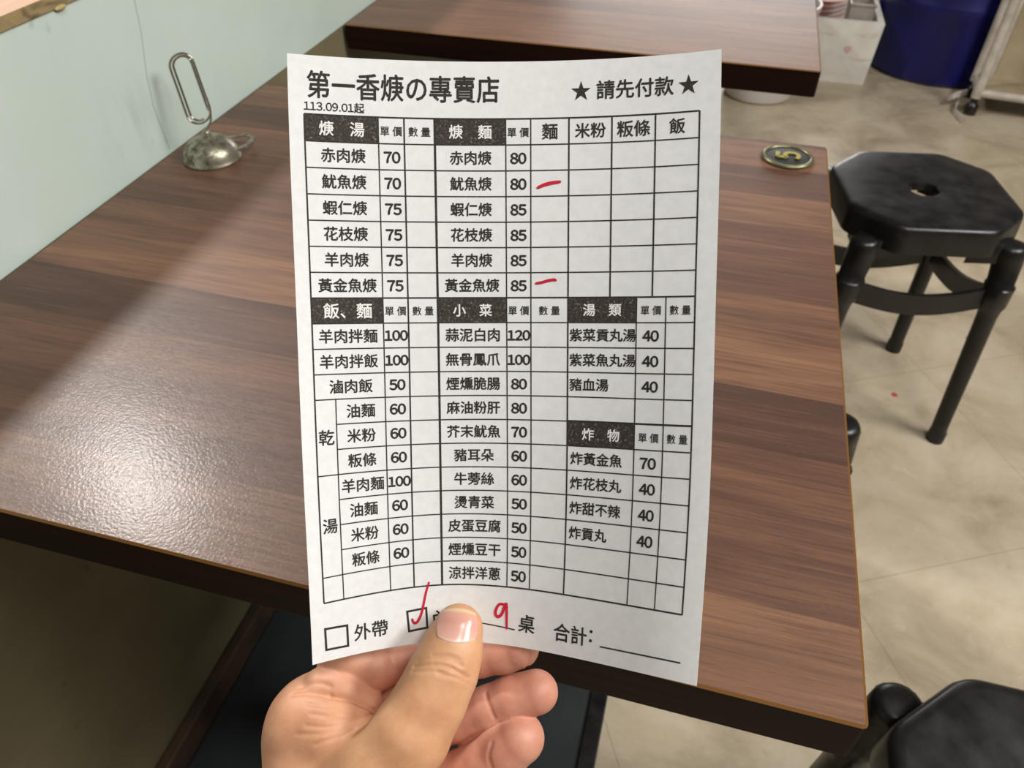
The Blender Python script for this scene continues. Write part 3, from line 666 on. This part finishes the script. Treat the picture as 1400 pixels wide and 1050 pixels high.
for p in ((808.5, 863.5), (807.5, 876)):
    c = uv_of(*p); form.add([(c[0]+.065*math.cos(k*math.pi/5), c[1]+.065*math.sin(k*math.pi/5)) for k in range(10)], [tuple(range(10))], 0, .00014)
form.line(uv_of(648, 850), uv_of(704, 861), .05); form.line(uv_of(820, 884), uv_of(930.5, 906.5), .055)
pr_ = form.build('printed_form', [INK, BLOCK, WHITE], slip, label='black printed menu grid and lettering')
bpy.data.objects.remove(_to)
def pen(name, pts, wd, **kw):
    sh = Sheet(); P = catmull([uv_of(*p) for p in pts], 6); n = len(P)
    sh.stroke([tuple(p) for p in P], [wd*(0.75+0.35*math.sin(2.6*i/n+.4)) for i in range(n)], 0, 0.00030)
    for e in (P[0], P[-1]): sh.add([(e[0]+wd*.36*math.cos(k*math.pi/5), e[1]+wd*.36*math.sin(k*math.pi/5)) for k in range(10)], [tuple(range(10))], 0, 0.00029)
    return sh.build(name, [PEN], slip, **kw)
pen('pen_mark', [(735.5, 256.5), (745, 252.5), (755, 250), (766, 248.5)], .125, label='red dash in the second noodle row')
pen('pen_mark', [(733, 387.3), (741, 386), (750, 383.5), (758, 382.3), (760, 383.5)], .105, label='red dash in the sixth noodle row')
pen('pen_mark', [(563.5, 846), (565, 850), (568, 851.5), (572, 848), (577, 836), (582, 812), (586.5, 796)], .10, label='red tick in the second box')
pen('pen_mark', [(689, 826), (683, 826), (678.5, 833), (678, 840), (682, 843), (687, 838), (690, 829), (692.5, 825.5), (693, 835), (693, 848), (693, 859)], .115, label='red handwritten 9')

# ------------------------------------------------------------------ the hand (one continuous surface grown from a distance field, mm in camera axes)
def hp(px, py, d): return np.array([(px-CX)/FPX*d, -(py-CY)/FPX*d, -d])
HS = 0.62
g0 = np.array([-128.0, -262.0, -392.0]); g1 = np.array([36.0, -80.0, -196.0])
dims = np.ceil((g1-g0)/HS).astype(int)+1
FLD = np.full(dims, 40.0, np.float32)
axs = [g0[k]+HS*np.arange(dims[k]) for k in range(3)]
PRIMS = []
def cap_d(X, Y, Z, a, b, ra, rb, zs):
    ax, ay, az = X-a[0], Y-a[1], (Z-a[2])*zs; bx, by, bz = b[0]-a[0], b[1]-a[1], (b[2]-a[2])*zs
    h = np.clip((ax*bx+ay*by+az*bz)/(bx*bx+by*by+bz*bz+1e-9), 0, 1)
    h = h*h*(3-2*h)*0.35 + h*0.65
    return np.sqrt((ax-bx*h)**2+(ay-by*h)**2+(az-bz*h)**2) - (ra+(rb-ra)*h)
def region(lo, hi):
    i0 = np.clip(np.floor((lo-g0)/HS).astype(int), 0, dims-1); i1 = np.clip(np.ceil((hi-g0)/HS).astype(int)+1, 1, dims)
    sl = tuple(slice(a, b) for a, b in zip(i0, i1))
    X, Y, Z = np.meshgrid(*[axs[k][sl[k]] for k in range(3)], indexing='ij', sparse=True); return sl, X, Y, Z
def smin(a, b, k):
    h = np.maximum(k-np.abs(a-b), 0)/k; return np.minimum(a, b)-h*h*k*0.25
def chain(pts, k_in, k_out, zs=1.0, flush=0.0):
    # pts: (px, py, depth mm, radius mm); links inside blend with k_in, the whole with the hand by k_out
    P = [(hp(p[0], p[1], p[2]), p[3]) for p in pts]
    m = max(p[3] for p in pts)+k_out+4
    sl, X, Y, Z = region(np.min([p[0] for p in P], 0)-m, np.max([p[0] for p in P], 0)+m)
    d = None
    for (a, ra), (b, rb) in zip(P[:-1], P[1:]):
        e = cap_d(X, Y, Z, a, b, ra, rb, zs); d = e if d is None else smin(d, e, k_in)
        PRIMS.append((a, b, ra, rb, zs, flush))
    FLD[sl] = smin(FLD[sl], d, k_out)
# wrist, forearm, back of the hand
chain([(452, 1100, 322, 25), (462, 1300, 288, 26), (470, 1600, 238, 31)], 8, 3, 1.1, 0.25)
chain([(466, 938, 338, 10.5), (434, 972, 335, 15.5), (424, 1010, 331, 18.5), (432, 1090, 326, 23)], 6, 9, 1.0, 0.35)
chain([(540, 1010, 343, 13), (505, 1060, 338, 20), (470, 1120, 326, 23)], 8, 6, 1.0, 0.4)
# thumb
chain([(475, 1120, 314, 20), (520, 1062, 307, 18.0), (560, 1006, 305.5, 15.2), (588, 958, 307.5, 13.6), (607, 917, 310, 12.9), (618, 888, 312.5, 11.0), (627, 859, 315.2, 9.9)], 5, 7, 1.12, 0.0)
# thenar web in front of the palm
chain([(412, 985, 327, 14), (455, 1000, 323, 14.5), (520, 1040, 318, 13)], 6, 5, 1.0, 0.3)
# palm fold under the index finger
chain([(440, 940, 331, 8.5), (470, 944, 329.5, 8.4), (503, 962, 331, 6.8)], 5, 1.6, 1.0, 0.6)
# index finger: base segment, bent segment behind the slip, tip
chain([(464, 900, 339, 9.8), (486, 901, 337.5, 11.0), (516, 910, 337, 10.6)], 4, 1.2, 1.0, 0.75)
chain([(516, 908, 339, 9.6), (598, 892, 341, 9.0), (655, 897, 337.5, 8.9), (688, 892, 334, 8.7), (710, 886, 331, 8.5)], 2.0, 0.8, 1.0, 1.0)
# middle finger
chain([(500, 985, 352, 9), (566, 915, 352, 7.5), (600, 930, 352, 8.0)], 4, 1.0, 1.0, 0.6)
chain([(560, 1005, 351, 10), (628, 983, 342, 9.6), (668, 968, 337, 9.5), (700, 955, 334, 9.7), (733, 946, 331.5, 9.4)], 1.5, 0.8, 1.0, 1.0)
# ring finger
chain([(560, 1090, 345, 11), (628, 1062, 338, 11.0), (668, 1040, 333, 11.2), (690, 1022, 330.5, 11.6), (709, 1009, 328.5, 11.0)], 1.5, 0.8, 1.0, 1.0)
# little finger, below the frame
chain([(560, 1160, 338, 10), (640, 1130, 331, 9.6), (700, 1096, 327, 9.0)], 2, 0.8, 1.0, 1.0)

def trilin(P):
    q = (np.atleast_2d(P)-g0)/HS; q = np.clip(q, 0, dims-1.001); i = q.astype(int); t = q-i; r = 0
    for a in (0, 1):
        for b in (0, 1):
            for c in (0, 1):
                w_ = (t[:, 0] if a else 1-t[:, 0])*(t[:, 1] if b else 1-t[:, 1])*(t[:, 2] if c else 1-t[:, 2])
                r = r + w_*FLD[i[:, 0]+a, i[:, 1]+b, i[:, 2]+c]
    return r
def gradn(P):
    e = 1.2; G = np.stack([trilin(P+np.eye(3)[k]*e)-trilin(P-np.eye(3)[k]*e) for k in range(3)], 1)
    return G/(np.linalg.norm(G, axis=1)[:, None]+1e-9)
def march(pxy, d0=285.0):
    pxy = np.atleast_2d(pxy); D_ = np.full(len(pxy), d0); dirs = np.stack([(pxy[:, 0]-CX)/FPX, -(pxy[:, 1]-CY)/FPX, -np.ones(len(pxy))], 1)
    for _ in range(60): D_ = D_+np.clip(trilin(dirs*D_[:, None])*0.8, -2, 4)
    return dirs*D_[:, None]
def groove(pts, r, depth, k=0.8):
    P = march(np.array([tuple(p) for p in catmull(pts, 8)])); n = gradn(P); P = P+n*(r-depth)
    m = r+3; sl, X, Y, Z = region(P.min(0)-m, P.max(0)+m); d = None
    for a, b in zip(P[:-1], P[1:]):
        e = cap_d(X, Y, Z, a, b, r, r, 1.0); d = e if d is None else np.minimum(d, e)
    FLD[sl] = -smin(-FLD[sl], d, k)
# knuckle creases on the thumb, palm lines, finger joint lines
for pts, r, dp in (
    ([(570, 905), (590, 900), (612, 901), (632, 911)], 1.0, .45), ([(566, 911), (592, 909), (615, 913), (640, 927)], 1.1, .60),
    ([(563, 918), (585, 917), (605, 919)], .9, .35), ([(592, 897), (612, 896), (630, 903)], .8, .25), ([(600, 921), (622, 926), (640, 935)], .8, .3),
    ([(452, 953), (475, 957), (498, 966), (513, 973)], 1.3, .8), ([(400, 950), (425, 948), (452, 953)], 1.2, .5),
    ([(410, 940), (432, 934), (452, 938)], 1.1, .5), ([(418, 992), (450, 994), (486, 984), (512, 975)], .9, .35), ([(405, 1004), (440, 1003), (470, 995)], .9, .3),
    ([(420, 962), (455, 968), (490, 976)], .8, .25), ([(425, 976), (460, 980), (495, 980)], .8, .25), ([(430, 1018), (460, 1008), (490, 996)], .8, .25),
    ([(664, 948), (668, 962), (676, 982)], 1.0, .45), ([(672, 1016), (668, 1034), (672, 1050)], 1.0, .4), ([(722, 890), (724, 902), (720, 914)], .9, .3)):
    groove(pts, r*0.8, dp*1.25)

def surface_nets(F):
    S = F < 0
    act = np.zeros(np.array(F.shape)-1, bool); allin = np.ones_like(act)
    for a in (0, 1):
        for b in (0, 1):
            for c in (0, 1):
                q = S[a:a+act.shape[0], b:b+act.shape[1], c:c+act.shape[2]]; act |= q; allin &= q
    act &= ~allin; I = np.argwhere(act); n = len(I)
    corner = {(a, b, c): F[I[:, 0]+a, I[:, 1]+b, I[:, 2]+c] for a in (0, 1) for b in (0, 1) for c in (0, 1)}
    acc = np.zeros((n, 3)); cnt = np.zeros(n)
    for ax in range(3):
        for p in (0, 1):
            for q in (0, 1):
                o0 = [0, 0, 0]; oth = [k for k in range(3) if k != ax]; o0[oth[0]] = p; o0[oth[1]] = q; o1 = list(o0); o1[ax] = 1
                f0, f1 = corner[tuple(o0)], corner[tuple(o1)]; m = (f0 < 0) != (f1 < 0)
                t = np.where(m, f0/(f0-f1+1e-12), 0); pt = np.tile(np.array(o0, float), (n, 1)); pt[:, ax] = t
                acc[m] += pt[m]; cnt[m] += 1
    V = g0+HS*(I+acc/cnt[:, None]); idm = np.full(act.shape, -1, np.int64); idm[tuple(I.T)] = np.arange(n); quads = []
    for ax in range(3):
        o = [k for k in range(3) if k != ax]
        s0 = [slice(None)]*3; s1 = [slice(None)]*3; s0[ax] = slice(0, -1); s1[ax] = slice(1, None)
        ch = S[tuple(s0)] != S[tuple(s1)]; E = np.argwhere(ch)
        ok = (E[:, o[0]] > 0) & (E[:, o[1]] > 0) & (E[:, o[0]] < act.shape[o[0]]) & (E[:, o[1]] < act.shape[o[1]]); E = E[ok]
        ins = S[tuple(E.T)]; c = []
        for (p, q) in ((-1, -1), (0, -1), (0, 0), (-1, 0)):
            e = E.copy(); e[:, o[0]] += p; e[:, o[1]] += q; c.append(idm[tuple(e.T)])
        Q = np.stack(c, 1); flip = ins if ax != 1 else ~ins; Q[~flip] = Q[~flip][:, ::-1]; quads.append(Q)
    return V, np.vstack(quads)
HV, HQ = surface_nets(FLD)
HQ = HQ[(HQ >= 0).all(1)]
# smooth a touch along the surface
nb = np.zeros_like(HV); cn = np.zeros(len(HV))
for it in range(1):
    nb[:] = 0; cn[:] = 0
    for a in range(4):
        np.add.at(nb, HQ[:, a], HV[HQ[:, (a+1) % 4]]); np.add.at(cn, HQ[:, a], 1); np.add.at(nb, HQ[:, (a+1) % 4], HV[HQ[:, a]]); np.add.at(cn, HQ[:, (a+1) % 4], 1)
    HV = HV*0.6+0.4*nb/np.maximum(cn, 1)[:, None]
hand_at = c2w(hp(470, 1100, 322)/1000)
wv = to_world(HV/1000)-hand_at
fl = np.zeros(len(HV)); ws = np.zeros(len(HV))
for a, b, ra, rb, zs, fv in PRIMS:
    k = np.exp(-np.clip(cap_d(HV[:, 0], HV[:, 1], HV[:, 2], a, b, ra, rb, zs), -2, 30)/1.6); fl += k*fv; ws += k
fl /= ws+1e-12
me = bpy.data.meshes.new('hand'); me.from_pydata([tuple(p) for p in wv], [], [tuple(int(k) for k in q) for q in HQ]); me.update()
at = me.attributes.new('flush', 'FLOAT', 'POINT'); at.data.foreach_set('value', fl.astype(np.float32))
SKIN = Mat('skin', rough=0.48, spec=0.4)
an = SKIN.n('Attribute'); an.attribute_name = 'flush'
k1 = SKIN.noise(SKIN.coords(), 70, 4, 0.6); k2 = SKIN.noise(SKIN.coords(), 420, 3, 0.6); k3 = SKIN.noise(SKIN.coords((1, 1, 1)), 1500, 2, 0.5)
tan = SKIN.ramp(k1, [(0.3, lin('c69069')), (0.7, lin('d8a67c'))]); pink = SKIN.ramp(k1, [(0.3, lin('c6866f')), (0.7, lin('d99f87'))])
SKIN.color(SKIN.mix(SKIN.math('MINIMUM', SKIN.math('MULTIPLY', an.outputs['Fac'], 1.0), 1.0), tan, pink))
SKIN.b.inputs['Subsurface Weight'].default_value = 0.12; SKIN.b.inputs['Subsurface Radius'].default_value = (1.0, 0.35, 0.18); SKIN.b.inputs['Subsurface Scale'].default_value = 0.004
SKIN.bump(SKIN.mix(0.5, k2, k3), 0.25, 0.0005)
hand = link('hand', me, SKIN, None, True, label='left hand pinching the order slip between thumb and curled fingers', cat='hand')
hand.location = hand_at
# thumb nail
NAIL = Mat('thumb_nail', lin('d9a392'), 0.2, spec=0.6)
na = NAIL.n('Attribute'); na.attribute_name = 'along'
NAIL.color(NAIL.ramp(na.outputs['Fac'], [(0.02, lin('e6c6b4')), (0.14, lin('dcab9a')), (0.6, lin('d59d8c')), (0.84, lin('d9a48f')), (0.93, lin('e2c39a'))]))
NAIL.b.inputs['Subsurface Weight'].default_value = 0.1; NAIL.b.inputs['Subsurface Scale'].default_value = 0.002
na_, nb_ = 30, 30; pts = []; lv = []; al = []
for j in range(nb_+1):
    for i in range(na_+1):
        a, b = -1+2*i/na_, -1+2*j/nb_          # a across, b from cuticle (-1) to tip (+1)
        # square to rounded outline
        x = a*math.sqrt(max(0, 1-0.42*b*b*(1 if b > 0 else .55))); y = b*math.sqrt(max(0, 1-(0.40 if b > 0 else 0.52)*a*a))
        ctr = np.array([625.5, 855.5]); ux = np.array([27.6, 2.6]); uy = np.array([2.4, -23.5])
        pts.append(ctr+ux*x*1.08+uy*y*1.06); lv.append(max(abs(a), abs(b))); al.append((b+1)/2)
P = march(np.array(pts)); n = gradn(P); lv = np.array(lv)
off = np.where(lv > .97, -0.45, 0.30+0.12*(1-lv))
P = P+n*off[:, None]
me = bpy.data.meshes.new('thumb_nail'); W = na_+1
me.from_pydata([tuple(p) for p in (to_world(P/1000)-hand_at)], [], [(j*W+i, j*W+i+1, (j+1)*W+i+1, (j+1)*W+i) for j in range(nb_) for i in range(na_)]); me.update()
at = me.attributes.new('along', 'FLOAT', 'POINT'); at.data.foreach_set('value', np.array(al, np.float32))
link('thumb_nail', me, NAIL, hand, True, label='short pink thumbnail')
